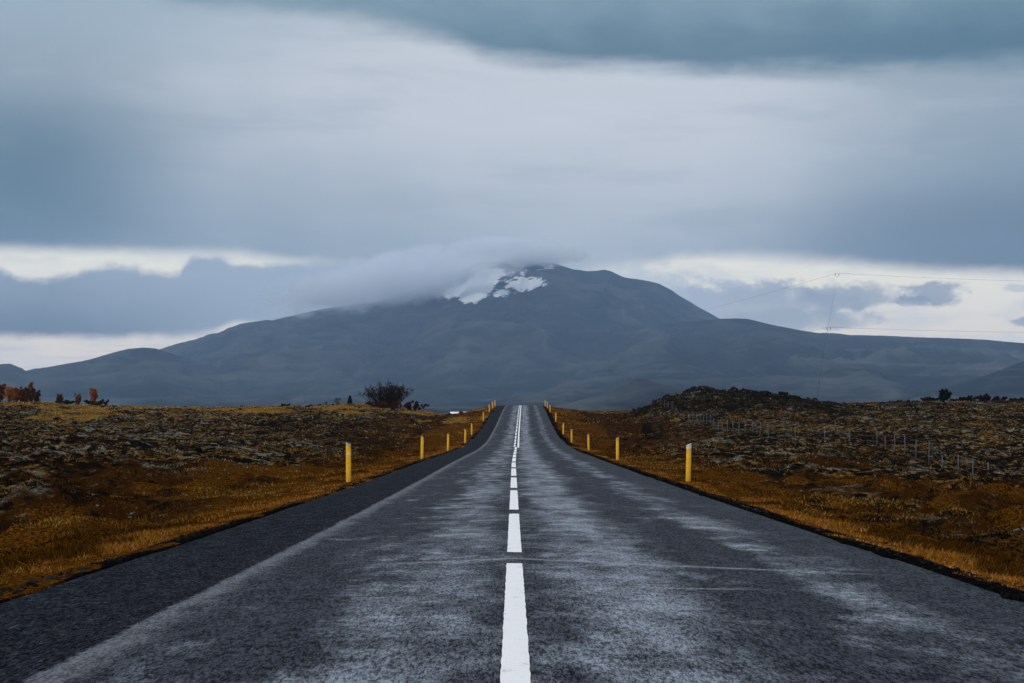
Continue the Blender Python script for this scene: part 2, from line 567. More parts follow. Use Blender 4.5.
def build_ground():
    Ys = rows_ground()
    n_in = 300
    u = np.linspace(0, 1, n_in) ** 1.18
    outer = np.array([1.06, 1.15, 1.3, 1.6, 2.2, 3.5, 6.0, 12.0])
    cols = []
    for s in (-1, 1):
        c = []
        for k in u: c.append(('in', k))
        for k in outer: c.append(('out', k))
        cols.append(c)
    E_ = 15 + 0.41 * np.maximum(Ys, 0)
    def dist(c):
        kind, k = c
        return 3.62 + k * (E_ - 3.62) if kind == 'in' else E_ * k + (k - 1) * 160
    left = np.stack([-dist(c) for c in cols[0]][::-1], 1)
    right = np.stack([dist(c) for c in cols[1]], 1)
    X = np.concatenate([left, np.zeros((len(Ys), 1)), right], 1)
    jit = RNG.uniform(-.5, .5, X.shape) * 0.0
    Yg = np.repeat(Ys[:, None], X.shape[1], 1)
    d = np.abs(X)
    X = X + xc(Yg) + jit
    Z = ground(X, Yg)
    inner = np.abs(X - xc(Yg)) < 3.7
    Z = np.where(inner, zr(Yg) - 0.10, Z)
    dd = np.abs(X - xc(Yg))
    L = lava_amount(X, Yg)
    a = X / np.maximum(Yg, 20) * F
    verge = np.clip(1.15 - (dd - 4.0) / 9.0, 0, 1) * (1 - .9 * L) + .30 * (1 - sstep(5, 16, dd)) \
        + .45 * np.exp(-((X - 15) / 5.0) ** 2 - ((Yg - 44) / 9.0) ** 2)
    # the right verge is broad and orange beyond the dip
    verge = verge + np.clip(.22 + 1.5 * fbm(X / 2.6, Yg / 5.0, 96, 3), 0, .8) * (1 - sstep(9, 26, dd)) * (1 - sstep(60, 130, Yg)) * (1 - sstep(.6, 1, verge))
    verge = verge + .5 * sstep(90, 140, Yg) * (1 - sstep(12, 30, dd)) * (1 - sstep(280, 320, Yg))
    gn = fbm(X / 7, Yg / 16, 97, 3)
    gold = np.where(a < 0, sstep(185, 250, Yg + 75 * gn), sstep(205, 262, Yg + 40 * gn)) * (.75 + .9 * fbm(X / 3.5, Yg / 9, 98, 3)) * (1 - sstep(330, 420, Yg)) * (.55 + .45 * (a < 0)) * (1 - .5 * sstep(150, 220, a)) \
        + .0 * Yg
    mound = np.exp(-((Yg - 235) / 26.0) ** 2) * sstep(110, 150, a) * (1 - sstep(330, 380, a))
    mound = np.maximum(mound, .8 * sstep(250, 300, Yg) * sstep(250, 330, a) * .9)
    gold = gold * (1 - mound)
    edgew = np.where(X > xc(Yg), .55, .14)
    dark_patch = sstep(127, 131, a) * (1 - sstep(149, 154, a)) * sstep(128, 136, Yg) * (1 - sstep(168, 178, Yg))  # darker patch in the ground colour, the mesh has no dip here
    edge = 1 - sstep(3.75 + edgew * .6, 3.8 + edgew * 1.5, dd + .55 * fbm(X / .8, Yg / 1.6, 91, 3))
    edge = np.maximum(edge, .5 * dark_patch * (1 + fbm(X / 1.5, Yg / 6, 95, 2)))
    nr, nc = X.shape
    V = np.stack([X, Yg, Z], 2).reshape(-1, 3)
    i = np.arange(nr - 1)[:, None] * nc + np.arange(nc - 1)[None, :]
    faces = np.stack([i, i + 1, i + nc + 1, i + nc], 2).reshape(-1)
    o = mesh_np('ground', V, faces, 4, M['field'], attrs=dict(
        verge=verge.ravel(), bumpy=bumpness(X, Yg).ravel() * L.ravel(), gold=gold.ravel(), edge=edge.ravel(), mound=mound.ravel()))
    tag(o, kind='structure')
    return o


build_ground()


# ------------------------------------------------------------------ the road
def build_road():
    Ys = np.concatenate([np.arange(-60, 0, 4.0), np.arange(0, 340, .5), np.arange(340, 900, 12.0)])
    lat = np.array([-3.95, -3.82, -3.6, -3.0, -2.36, -1.5, -.7, 0, .7, 1.5, 2.3, 3.0, 3.6, 3.76, 3.88])
    dz = np.where(np.abs(lat) > 3.7, -.05 * (np.abs(lat) > 3.85), 0) - .018 * np.abs(lat)
    LL = np.repeat(lat[None, :], len(Ys), 0); YY = np.repeat(Ys[:, None], len(lat), 1)
    wob = np.where(np.abs(LL) > 3.7, .22 * fbm(YY / 1.1, LL * 0 + np.sign(LL) * 5, 3, 3) + .09 * fbm(YY / 9, LL * 0 + np.sign(LL) * 9, 4, 2), 0)
    X = LL + wob + xc(YY)
    Z = zr(YY) + dz[None, :] + .04 + .006 * fbm(LL / 1.5, YY / 4, 8, 2)
    Z = np.where(np.abs(LL) > 3.85, Z - .16, Z)
    nr, nc = X.shape
    V = np.stack([X, YY, Z], 2).reshape(-1, 3)
    i = np.arange(nr - 1)[:, None] * nc + np.arange(nc - 1)[None, :]
    faces = np.stack([i, i + 1, i + nc + 1, i + nc], 2).reshape(-1)
    o = mesh_np('road', V, faces, 4, M['asphalt'], attrs=dict(lat=LL.ravel()))
    tag(o, kind='structure')
    return o


ROAD = build_road()


def road_z(l, Y): return zr(Y) + .04 - .018 * np.abs(l) + .006 * fbm(np.asarray(l) / 1.5, np.asarray(Y) / 4, 8, 2)


def dash(name, y0, y1, l0, w):
    n = max(2, int((y1 - y0) / .12) + 1)
    Y = np.linspace(y0, y1, n)
    # worn ends and edges
    V = []
    for k, yy in enumerate(Y):
        for s in (-1, 0, 1):
            l = l0 + s * w / 2 + (.006 * (random.random() - .5) * .9 if s else 0)
            yj = yy + (random.uniform(-.05, .05) if k in (0, n - 1) else 0)
            V.append((float(l + xc(yj)), yj, float(road_z(l, yj)) + .006))
    f = []
    for k in range(n - 1):
        for s in range(2):
            a = k * 3 + s
            f += [a, a + 1, a + 4, a + 3]
    return mesh_np(name, V, f, 4, M['paint'], parent=ROAD)


# single broken line near, then a broken line beside a solid one over the hill
y = -2.0
for (a, b) in [(-2.2, 5.6), (7.25, 14.35), (15.75, 23.3), (24.6, 32.6)]: dash('centre_dash', a, b, 0.0, .142)
y = 34.0
while y < 103:
    dash('centre_dash', y, y + 7.6, 0.0, .145); y += 9.1
while y < 300:
    dash('centre_dash', y, y + 7.2, -.10, .125); y += 9.1
dash('solid_centre_line', 104, 320, .15, .13)

# ------------------------------------------------------------------ grass and heather (uncountable)
def blades(name, X, Y, Z, h, w, lean, cols, mat, two=True):
    n = len(X)
    ang = RNG.uniform(0, 2 * np.pi, n)
    dx = np.cos(ang); dy = np.sin(ang)
    la = RNG.uniform(0, 2 * np.pi, n)
    lx = np.cos(la) * lean; ly = np.sin(la) * lean
    V = np.empty((n, 3, 3))
    V[:, 0] = np.stack([X - dx * w / 2, Y - dy * w / 2, Z], 1)
    V[:, 1] = np.stack([X + dx * w / 2, Y + dy * w / 2, Z], 1)
    V[:, 2] = np.stack([X + lx * h, Y + ly * h, Z + h * (1 - .25 * lean)], 1)
    f = np.arange(n * 3)
    C = np.ones((n, 3, 4)); C[:, :, :3] = cols[:, None, :]
    o = mesh_np(name, V.reshape(-1, 3), f, 3, mat, smooth=False, cols=dict(tint=C.reshape(-1, 4)))
    return o


def pick(n, palette, p):
    pal = np.array(palette)
    k = RNG.choice(len(pal), n, p=p)
    return np.clip(pal[k] * RNG.uniform(.65, 1.35, (n, 1)), 0, 1)


def build_grass():
    n = 900000
    Y = 8.5 * (300 / 8.5) ** RNG.uniform(0, 1, n) ** 1.12
    side = np.where(RNG.uniform(0, 1, n) < .5, -1, 1)
    off = np.where(side > 0, 4.16 + .8 * fbm(Y / 1.4, Y * 0, 34, 3), 3.90 + .35 * fbm(Y / 1.2, Y * 0, 35, 3))
    wid = RNG.exponential(1.9, n) * (1 + Y / 120)
    d = off + np.abs(wid) + .25 * fbm(Y / 2.2, side * 3.0, 33, 2)
    X = xc(Y) + side * d
    clump = fbm(X / .55, Y / .8, 44, 2) * .6 + fbm(X / 3, Y / 4.5, 45, 2) * .7
    keep = (clump > -.16 + .075 * np.minimum(d - 4, 5) + .42 * sstep(4.6, 6.5, d)) & (np.abs(X) < 10 + .37 * Y)
    X, Y, d, clump = X[keep], Y[keep], d[keep], clump[keep]
    n = len(X)
    h = RNG.uniform(.04, .12, n) * (1 + .8 * np.clip(clump, 0, 1)) * (.45 + .55 * sstep(4.1, 5.2, d))
    w = .005 + .0005 * Y
    cols = pick(n, [(.19, .070, .007), (.12, .038, .004), (.27, .125, .020), (.035, .013, .003), (.33, .20, .07)], [.34, .24, .19, .17, .06])
    cols = cols * (.95 * (1 + .35 * (1 - sstep(4.4, 5.6, d))) * np.where(fbm(X / 1.3, Y / 2.6, 47, 3) - .35 * (1 - sstep(4.3, 5.6, d)) > -.02, .28, 1.0))[:, None]
    o = blades('verge_grass', X, Y, ground(X, Y) - .03, h, w, RNG.uniform(.2, 1.6, n), cols, M['grass'])
    tag(o, 'rust orange dry grass growing along both road verges', 'grass', kind='stuff')


def build_heather():
    n = 600000
    Y = 11 * (310 / 11) ** RNG.uniform(0, 1, n) ** .95
    X = RNG.uniform(-1, 1, n) * (6 + .36 * Y)
    d = np.abs(X - xc(Y))
    L = lava_amount(X, Y)
    cl = fbm(X / 1.3, Y / 1.8, 144, 3); cl2 = fbm(X / 9, Y / 14, 145, 2)
    keep = (d > 5.2) & (cl + .5 * cl2 > -.05) & (RNG.uniform(0, 1, n) < .35 + .65 * L)
    X, Y, cl, cl2 = X[keep], Y[keep], cl[keep], cl2[keep]
    n = len(X)
    bm = bumpness(X, Y)
    h = RNG.uniform(.03, .09, n) * (1 + .006 * Y)
    w = .008 + .0008 * Y
    p1 = pick(n, [(.022, .009, .003), (.055, .022, .005), (.007, .005, .004), (.13, .062, .011), (.085, .066, .020)], [.26, .22, .24, .16, .12])
    p2 = pick(n, [(.17, .165, .125), (.085, .083, .063), (.28, .27, .21), (.045, .038, .016)], [.3, .3, .15, .25])
    lich = (bm > .05) & (Y > 40) & (np.abs(X - xc(Y)) > 9) & (fbm(X / 2.2, Y / 3.4, 146, 2) > .05)
    cols = np.where(lich[:, None], p2, p1)
    zone = fbm(X / 6, Y / 11, 147, 3)
    cols = cols * np.where(fbm(X / 2.0, Y / 3.2, 148, 3) < -.02, .22, 1.0)[:, None]
    p3 = pick(n, [(.19, .095, .016), (.26, .14, .03), (.10, .045, .008), (.12, .10, .03)], [.35, .25, .25, .15])
    cols = np.where((zone > .08)[:, None] & ~lich[:, None], p3, cols)
    cols = np.where((zone < -.12)[:, None] & ~lich[:, None], cols * .35, cols)
    gold = (Y + 60 * fbm(X / 7, Y / 16, 97, 3) > np.where(X < 0, 222, 248))[:, None] & (fbm(X / 2.5, Y / 7, 149, 2) > -.12)[:, None] & ((X < 0) | (RNG.uniform(0, 1, n) < .35))[:, None]
    cols = np.where(gold, pick(n, [(.28, .14, .026), (.42, .25, .06), (.09, .036, .007)], [.4, .3, .3]), cols)
    o = blades('heather', X, Y, ground(X, Y) - .02, h, w, RNG.uniform(.2, 1.1, n), cols, M['heath'])
    tag(o, 'low brown heather and grey lichen covering the lava field', 'heather', kind='stuff')


build_grass()
build_heather()


# ------------------------------------------------------------------ lava rubble (uncountable)
def build_rubble():
    pts = []
    def add(X, Y, s): pts.append((X, Y, s))
    for k in range(1100):                       # on the mound and along the right skyline
        a = random.uniform(118, 350); Y = random.gauss(236, 11)
        add(a / F * Y, Y, random.choice([.10, .13, .17, .22, .3, .4]) * random.uniform(.7, 1.2))
    for k in range(420):
        a = random.uniform(240, 620); Y = random.uniform(262, 306)
        add(a / F * Y, Y, random.uniform(.15, .42))
    for k in range(1500):                      # loose stones all over the field
        Y = 62 * (290 / 62) ** random.random()
        X = random.uniform(-1, 1) * (8 + .34 * Y)
        if abs(X - float(xc(Y))) < 9: continue
        add(X, Y, random.uniform(.05, .15) * (1 + Y / 160))
    for k in range(1500):                      # gravel and soil crumbs along both road edges
        Y = 9 * (120 / 9) ** random.random(); sd_ = random.choice([-1, 1])
        add(float(xc(Y)) + sd_ * (3.80 + abs(random.gauss(0, .34 if sd_ > 0 else .2))), Y, random.choice([.006, .008, .010, .014, .022]) * (1 + Y / 60))
    P = np.array(pts)
    keep = (fbm(P[:, 0] / 6, P[:, 1] / 9, 77, 2) > -.15) | (P[:, 2] < .03)
    P = P[keep]
    # unit rock: a subdivided octahedron, jittered per rock
    import bmesh
    bm = bmesh.new(); bmesh.ops.create_icosphere(bm, subdivisions=2, radius=1.0)
    U = np.array([v.co[:] for v in bm.verts]); Fa = np.array([[v.index for v in f.verts] for f in bm.faces]); bm.free()
    n = len(P); nv = len(U)
    Z = ground(P[:, 0], P[:, 1])
    sc_ = RNG.uniform(.65, 1.35, (n, 1, 3)) * P[:, 2][:, None, None] * np.array([1.1, 1.1, .75])
    seedo = RNG.uniform(0, 900, (n, 1))
    disp = 1 + .38 * fbm(U[None, :, 0] * 1.6 + seedo, U[None, :, 1] * 1.6 + U[None, :, 2] * 1.3, 5, 2) + RNG.uniform(-.09, .09, (n, nv))
    ang = RNG.uniform(0, 2 * np.pi, (n, 1)); ca, sa = np.cos(ang), np.sin(ang)
    V = U[None] * disp[:, :, None] * sc_
    VX = V[:, :, 0] * ca - V[:, :, 1] * sa; VY = V[:, :, 0] * sa + V[:, :, 1] * ca
    V = np.stack([VX + P[:, 0:1], VY + P[:, 1:2], V[:, :, 2] + Z[:, None] + .1 * P[:, 2:3]], 2).reshape(-1, 3)
    f = (Fa[None] + (np.arange(n) * nv)[:, None, None]).reshape(-1)
    o = mesh_np('lava_rubble', V, f, 3, M['rock'], smooth=False)
    tag(o, 'black lava stones scattered over the heath and the dark mound', 'rocks', kind='stuff')


build_rubble()


# ------------------------------------------------------------------ mountains
def build_mountains():
    main = [(-1000, 372), (-700, 380), (-512, 378), (-400, 366), (-357, 355), (-349, 352), (-312, 340), (-272, 324), (-250, 320.5), (-232, 319), (-212, 314), (-190, 309.5),
            (-172, 307), (-132, 301), (-92, 288), (-62, 273), (-32, 262), (8, 259), (44, 263), (60, 268.5), (75, 270.5), (93, 269), (99, 270.5), (113, 276),
            (130, 279), (148, 283), (160, 289), (168, 295), (188, 307), (208, 318), (240, 331), (290, 345), (380, 360), (512, 372), (1000, 380)]
    mid = [(-1000, 405), (-250, 403), (-132, 392), (-32, 374), (48, 352), (108, 334), (160, 323), (208, 318.6), (225, 318), (236, 318.8), (258, 324), (280, 328.5), (288, 330), (306, 332.5),
           (340, 335.2), (368, 335.4), (392, 336.6), (430, 338), (470, 339.5), (512, 343), (600, 350), (1000, 372)]
    hill = [(-1100, 360), (-700, 374), (-560, 369), (-512, 364.5), (-502, 364), (-494, 367), (-486, 371), (-472, 368.5), (-452, 365), (-430, 361), (-412, 356.5), (-394, 351.5), (-384, 349),
            (-370, 348), (-357, 348.5), (-345, 352), (-320, 360), (-270, 376), (-212, 394), (-150, 405), (1000, 409)]
    fr = [(-1000, 411), (340, 410), (380, 399), (438, 386), (478, 374), (512, 362), (560, 352), (640, 346), (1000, 360)]
    fs = [(-1000, 411), (40, 410), (62, 403), (98, 393), (115, 384), (125, 378), (134, 379), (148, 384), (190, 393), (260, 401), (330, 410), (1000, 411)]
    # a coarse fan outside the view, fine inside it
    A = np.concatenate([np.linspace(-1000, -580, 70)[:-1], np.linspace(-580, 580, 1000), np.linspace(580, 1000, 70)[1:]])
    Rr = np.concatenate([np.geomspace(2500, 9000, 120), np.linspace(9040, 12060, 130), np.linspace(12150, 13600, 14)])
    a, r = np.meshgrid(A, Rr)
    X = a / F * r; Y = r
    z = -34 + 34 * sstep(2500, 6000, r) + 18 * sstep(6000, 12000, r)
    def layer(prof, D, r0, p, back):
        zc = (HOR - pl(a, prof)) / F * D
        t = np.clip((r - r0) / (D - r0), 0, 1) ** p
        zz = zc * t
        zz = np.where(r > D, zc * np.exp(-((r - D) / back) ** 2), zz)
        return zz
    wx = X + 260 * fbm(X / 900, Y / 900, 206, 3); wy = Y + 500 * fbm(X / 900, Y / 900, 207, 3)
    ridged = 1 - 2 * np.abs(fbm(wx / 520, wy / 1700, 201, 5, .55))
    gully = (ridged - .62) * .9 + fbm(X / 1300, Y / 1500, 202, 4)
    lm = layer(main, 12000, 5200, 1.55, 900)
    li = layer(mid, 9400, 4300, 1.35, 1300)
    lh = layer(hill, 9000, 5200, 1.4, 900)
    lr = layer(fr, 5600, 3700, 1.2, 700)
    ls = layer(fs, 4300, 3300, 1.2, 500)
    z = z + 0.0
    st = np.stack([z, lm, li, lh, lr, ls]) + EYE
    H = st.max(0)
    # keep crests true: the relief fades out on each crest line
    def crest(D, w): return 1 - np.exp(-((r - D) / w) ** 2)
    fade = crest(12000, 500) * .9 + .1
    which = st.argmax(0)
    for k, D, w in ((2, 9400, 400), (3, 9000, 400), (4, 5600, 300), (5, 4300, 250)):
        fade = np.where(which == k, crest(D, w), fade)
    amp = np.interp(r, [2500, 4500, 9000, 12000], [14, 34, 85, 95])
    H = H + gully * amp * fade * np.clip((H - z) / 60 + .25, 0, 1) + 3.5 * fbm(X / 120, Y / 120, 205, 3) * np.clip(r / 9000, .3, 1)
    wr = sstep(130, 260, a) * sstep(5200, 7500, r) * (1 - sstep(8900, 9400, r))
    rx = X * .80 - Y * .60; ry = X * .60 + Y * .80
    spur = 1 - 2 * np.abs(fbm(rx / 420 + .4 * fbm(X / 500, Y / 500, 209, 2), ry / 1900, 208, 4, .5))
    H = H + wr * 110 * (spur - .6)
    ridged = ridged * (1 - wr) + (spur + .05) * wr
    px = a + 512; py = HOR - (H - EYE) / r * F
    # snow fields near the summit
    def poly(pts):
        pts = np.array(pts); ins = np.zeros(px.shape, bool); n = len(pts)
        for i in range(n):
            x0, y0 = pts[i]; x1, y1 = pts[(i + 1) % n]
            c = ((y0 > py) != (y1 > py)) & (px < (x1 - x0) * (py - y0) / (y1 - y0 + 1e-9) + x0)
            ins ^= c
        return ins
    snow = np.zeros(px.shape)
    for P in ([(490, 301), (500, 289), (508, 282), (522, 278), (536, 278), (550, 279.5), (549, 284), (538, 288), (522, 291), (508, 295)],
              [(440, 290), (447, 301), (456, 297), (465, 305), (480, 301), (490, 291), (496, 280), (501, 268), (480, 272), (460, 286)]):
        snow[poly(P)] = 1
    snow[poly([(502, 291), (507, 287.5), (517, 287), (512, 292)])] = .1
    streaky = poly([(468, 276), (480, 258), (545, 258), (560, 268), (530, 275), (500, 283), (488, 300), (478, 300)])
    snow = np.where(streaky & (snow < .5), .40 + .45 * fbm(px / 5, py / 12, 301, 2), snow)
    snow[poly([(609, 284), (613, 282), (613, 284.5), (610, 286)])] = 1
    snow = np.where(r > 9700, snow, 0)
    for _ in range(2):                     # feathered so that the material can break the rim up
        snow = sum(np.roll(snow, k, 1) for k in range(-3, 4)) / 7
        snow = sum(np.roll(snow, k, 0) for k in range(-2, 3)) / 5
    grassy = sstep(392, 405, py) * .7 + sstep(330, 345, py) * .5 * sstep(740, 830, px) + .30
    nr, nc = X.shape
    V = np.stack([X, Y, H], 2).reshape(-1, 3)
    i = np.arange(nr - 1)[:, None] * nc + np.arange(nc - 1)[None, :]
    f = np.stack([i, i + 1, i + nc + 1, i + nc], 2).reshape(-1)
    o = mesh_np('mountain', V, f, 4, M['mountain'], attrs=dict(relief_shade=ridged.ravel(), snow=snow.ravel(), grassy=np.clip(grassy, 0, 1).ravel()))
    tag(o, kind='structure')


build_mountains()


# ------------------------------------------------------------------ roadside marker posts
def make_post(right, plain=False):
    """flat plastic post with a slanted top; the tall side is away from the road"""
    root = empty('marker_post', (0, 0, 0))
    w, t, H = .135, .035, 1.06
    s = 1 if right else -1
    def ztop(x): return H + s * x / w * .07
    hcut = .93
    body = MB()
    xs = [-w / 2, -w / 6, w / 6, w / 2]
    ys = [-.012, -t, -t, -.012]          # shallow folded face
    prof = list(zip(xs, ys)) + [(w / 2, t * .3), (-w / 2, t * .3)]
    top = hcut if right else None
    body.prism([(x, y_, -.35) for x, y_ in prof], [(x, y_, top if right else ztop(x) - .06) for x, y_ in prof])
    b = body.build('post_body', M['post'], root, bevel=.004)
    cap = MB()
    cap.prism([(x * 1.01, y_ * 1.02, top if right else ztop(x) - .06) for x, y_ in prof], [(x * 1.01, y_ * 1.02, ztop(x)) for x, y_ in prof])
    cap.build('reflector' if right else 'top_cap', M['dullcap'] if plain else M['reflector'] if right else M['band'], root, bevel=.003)
    if not right and not plain:
        bd = MB(); bd.box(-w * .30, w * .34, -t - .006, -t + .004, .74, .80)
        bd.build('reflector', M['reflector'], root)
    return root


ORD = ['nearest', 'second', 'third', 'fourth', 'fifth', 'sixth', 'seventh', 'eighth', 'ninth']
LP = [(43.5, 4.48), (74.5, 4.30), (101, 4.28), (124, 3.98), (148, 4.20), (187, 4.12), (224, 4.2), (247, 4.2), (268, 4.2)]
RP = [(44, 4.78), (73.5, 4.72), (104, 4.72), (129, 4.42), (150, 4.30), (187, 4.35), (224, 4.3), (247, 4.25), (268, 4.2)]
pl_, pr_ = make_post(False), make_post(True)
pl2, pr2 = make_post(False, True), make_post(True, True)
for pts, proto, proto2, s, nm in ((LP, pl_, pl2, -1, 'left'), (RP, pr_, pr2, 1, 'right')):
    for i, (Y, off) in enumerate(pts):
        o = proto if i == 0 else proto2 if i == 1 else copy_tree(proto2)
        X = float(xc(Y)) + s * off
        o.location = (X, Y, float(ground(X, Y, False)) - .01)
        o.rotation_euler = (R(random.uniform(-1.2, 1.2)), R(random.uniform(-1.5, 1.5)), R(random.uniform(-6, 6)))
        if i == 0:
            lab = ('yellow marker post with slanted dull cap, nearest and tallest on the left verge' if s < 0 else
                   'yellow marker post with grey white top, nearest and tallest on the right verge')
        elif i < 6:
            lab = 'yellow marker post, %s from the camera along the %s road edge' % (ORD[i], nm)
        else:
            lab = 'distant yellow post %s of the road crest, %s' % (
                nm, ['nearest of three there', 'middle one of three there', 'farthest of three there'][i - 6])
        tag(o, lab, 'marker post', 'yellow marker posts along the road')

# ------------------------------------------------------------------ wire fence on the right
def build_fence():
    key = [(645, 240), (672, 208), (697, 184), (722, 154), (745, 136), (768, 124), (824, 117), (876, 110), (915, 94), (957, 82), (1005, 71), (1050, 66), (1110, 64)]
    P = [np.array([at(x, Y), Y]) for x, Y in key]
    pts = []
    for a, b in zip(P[:-1], P[1:]):
        n = max(1, int(round(np.linalg.norm(b - a) / 4.1)))
        for k in range(n): pts.append(a + (b - a) * k / n)
    pts.append(P[-1])
    root = empty('wire_fence', (float(pts[0][0]), float(pts[0][1]), float(ground(*pts[0]))))
    tag(root, 'grey wire fence on thin posts crossing the heath on the right', 'fence')
    L0 = Vector(root.location)
    tops = []
    for i, p in enumerate(pts):
        z = float(ground(p[0], p[1]))
        h = 1.08 + random.uniform(-.08, .08)
        lx, ly = random.uniform(-.05, .05), random.uniform(-.05, .05)
        m = MB()
        b = Vector((p[0], p[1], z)) - L0
        m.tube([b + Vector((0, 0, -.3)), b + Vector((lx * .5, ly * .5, h * .5)), b + Vector((lx, ly, h))], [.034, .030, .028], 6)
        m.build('fence_post', M['steel'], root, smooth=True)
        tops.append((b, Vector((lx, ly, h))))
    for fr in (.35, .65, .93):
        m = MB()
        m.tube([b + t * fr for b, t in tops], .0045, 4)
        m.build('fence_wire', M['wire'], root)


build_fence()

# ------------------------------------------------------------------ power line
def build_power():
    def pylon(x0, ybase, x1, ytop, Y, label):
        bx, tx = at(x0, Y), at(x1, Y)
        bz = float(ground(bx, Y)) - .2
        tz = zrel(ytop, Y) + EYE
        root = empty('power_pylon', (bx, Y, bz))
        tag(root, label, 'pylon')
        m = MB(); h = tz - bz; lx = tx - bx
        m.tube([(0, 0, 0), (lx * .45, 0, h * .5), (lx, 0, h - 1.2)], [.10, .04, .012], 8)
        m.build('mast', M['steel'], root, smooth=True)
        for s, fr in ((1, 1.0), (-1, .66)):
            c = MB()
            cx, cz = lx * fr, h * fr - 1.2
            c.tube([(cx - .7, 0, cz + .2), (cx, 0, cz), (cx + .7, 0, cz + .2)], .04, 6)
            arm = c.build('cross_arm', M['steel'], root, smooth=True)
            for e in (-1, 1):
                q = MB()
                q.tube([(cx + e * .7, 0, cz + .2), (cx + e * .7, 0, cz + .6), (cx + e * .7, 0, cz + 1.15)], [.06, .12, .08], 8)
                q.build('insulator', M['cable'], arm, smooth=True)
        return Vector((tx, Y, tz)), Vector((bx + lx * .66, Y, bz + h * .66))
    T1, L1 = pylon(812, 400, 838, 273, 600, 'slender leaning pylon behind the right heath, the taller one against the pale sky')
    T2, L2 = pylon(607, 406, 611, 331, 1100, 'slender pylon far behind the road crest, in front of the dark mountain')
    R1 = Vector((at(1240, 560), 560, zrel(283, 560) + EYE)); R2 = Vector((at(1240, 560), 560, zrel(331, 560) + EYE))
    for a, b, c, lab in ((T2, T1, R1, 'thin upper power cable crossing the pale sky on the right'),
                         (L2, L1, R2, 'thin lower power cable crossing just above the right ridge')):
        pts = []
        for p, q, sag in ((a, b, 1.5), (b, c, 1.2)):
            for k in range(24):
                t = k / 24
                pts.append(p + (q - p) * t - Vector((0, 0, 4 * sag * t * (1 - t))))
        pts.append(c)
        o0 = pts[0].copy()
        m = MB(); m.tube([p - o0 for p in pts], .032, 5)
        o = m.build('power_cable', M['cable'], None, smooth=True)
        o.location = o0
        tag(o, lab, 'cable')


build_power()

# ------------------------------------------------------------------ white farm building peeping over the left ridge
def build_house():
    Y = 380.0
    x0, x1 = at(450.5, Y), at(467.5, Y)
    cx = (x0 + x1) / 2; w = (x1 - x0) / 2
    top = zrel(411.6, Y) + EYE
    gz = float(ground(cx, Y))
    h = top - gz
    root = empty('farm_shed', (cx, Y, gz))
    tag(root, 'long low white farm shed half hidden behind the left roadside ridge', 'shed')
    m = MB(); m.box(-w, w, 0, 6, -.6, h - .75); m.build('wall', M['whitewall'], root)
    r = MB(); e = .18
    r.prism([(-w - e, -e, h - .75), (w + e, -e, h - .75), (w + e, 6 + e, h - .75), (-w - e, 6 + e, h - .75)],
            [(-w - e, 2.6, h), (w + e, 2.6, h), (w + e, 3.4, h), (-w - e, 3.4, h)])
    r.build('roof', M['whiteroof'], root)
    for k in (-.55, .1, .62):
        q = MB(); q.box(w * k - .35, w * k + .35, -.04, .03, h - 1.9, h - 1.1); q.build('window', M['window'], root)


build_house()


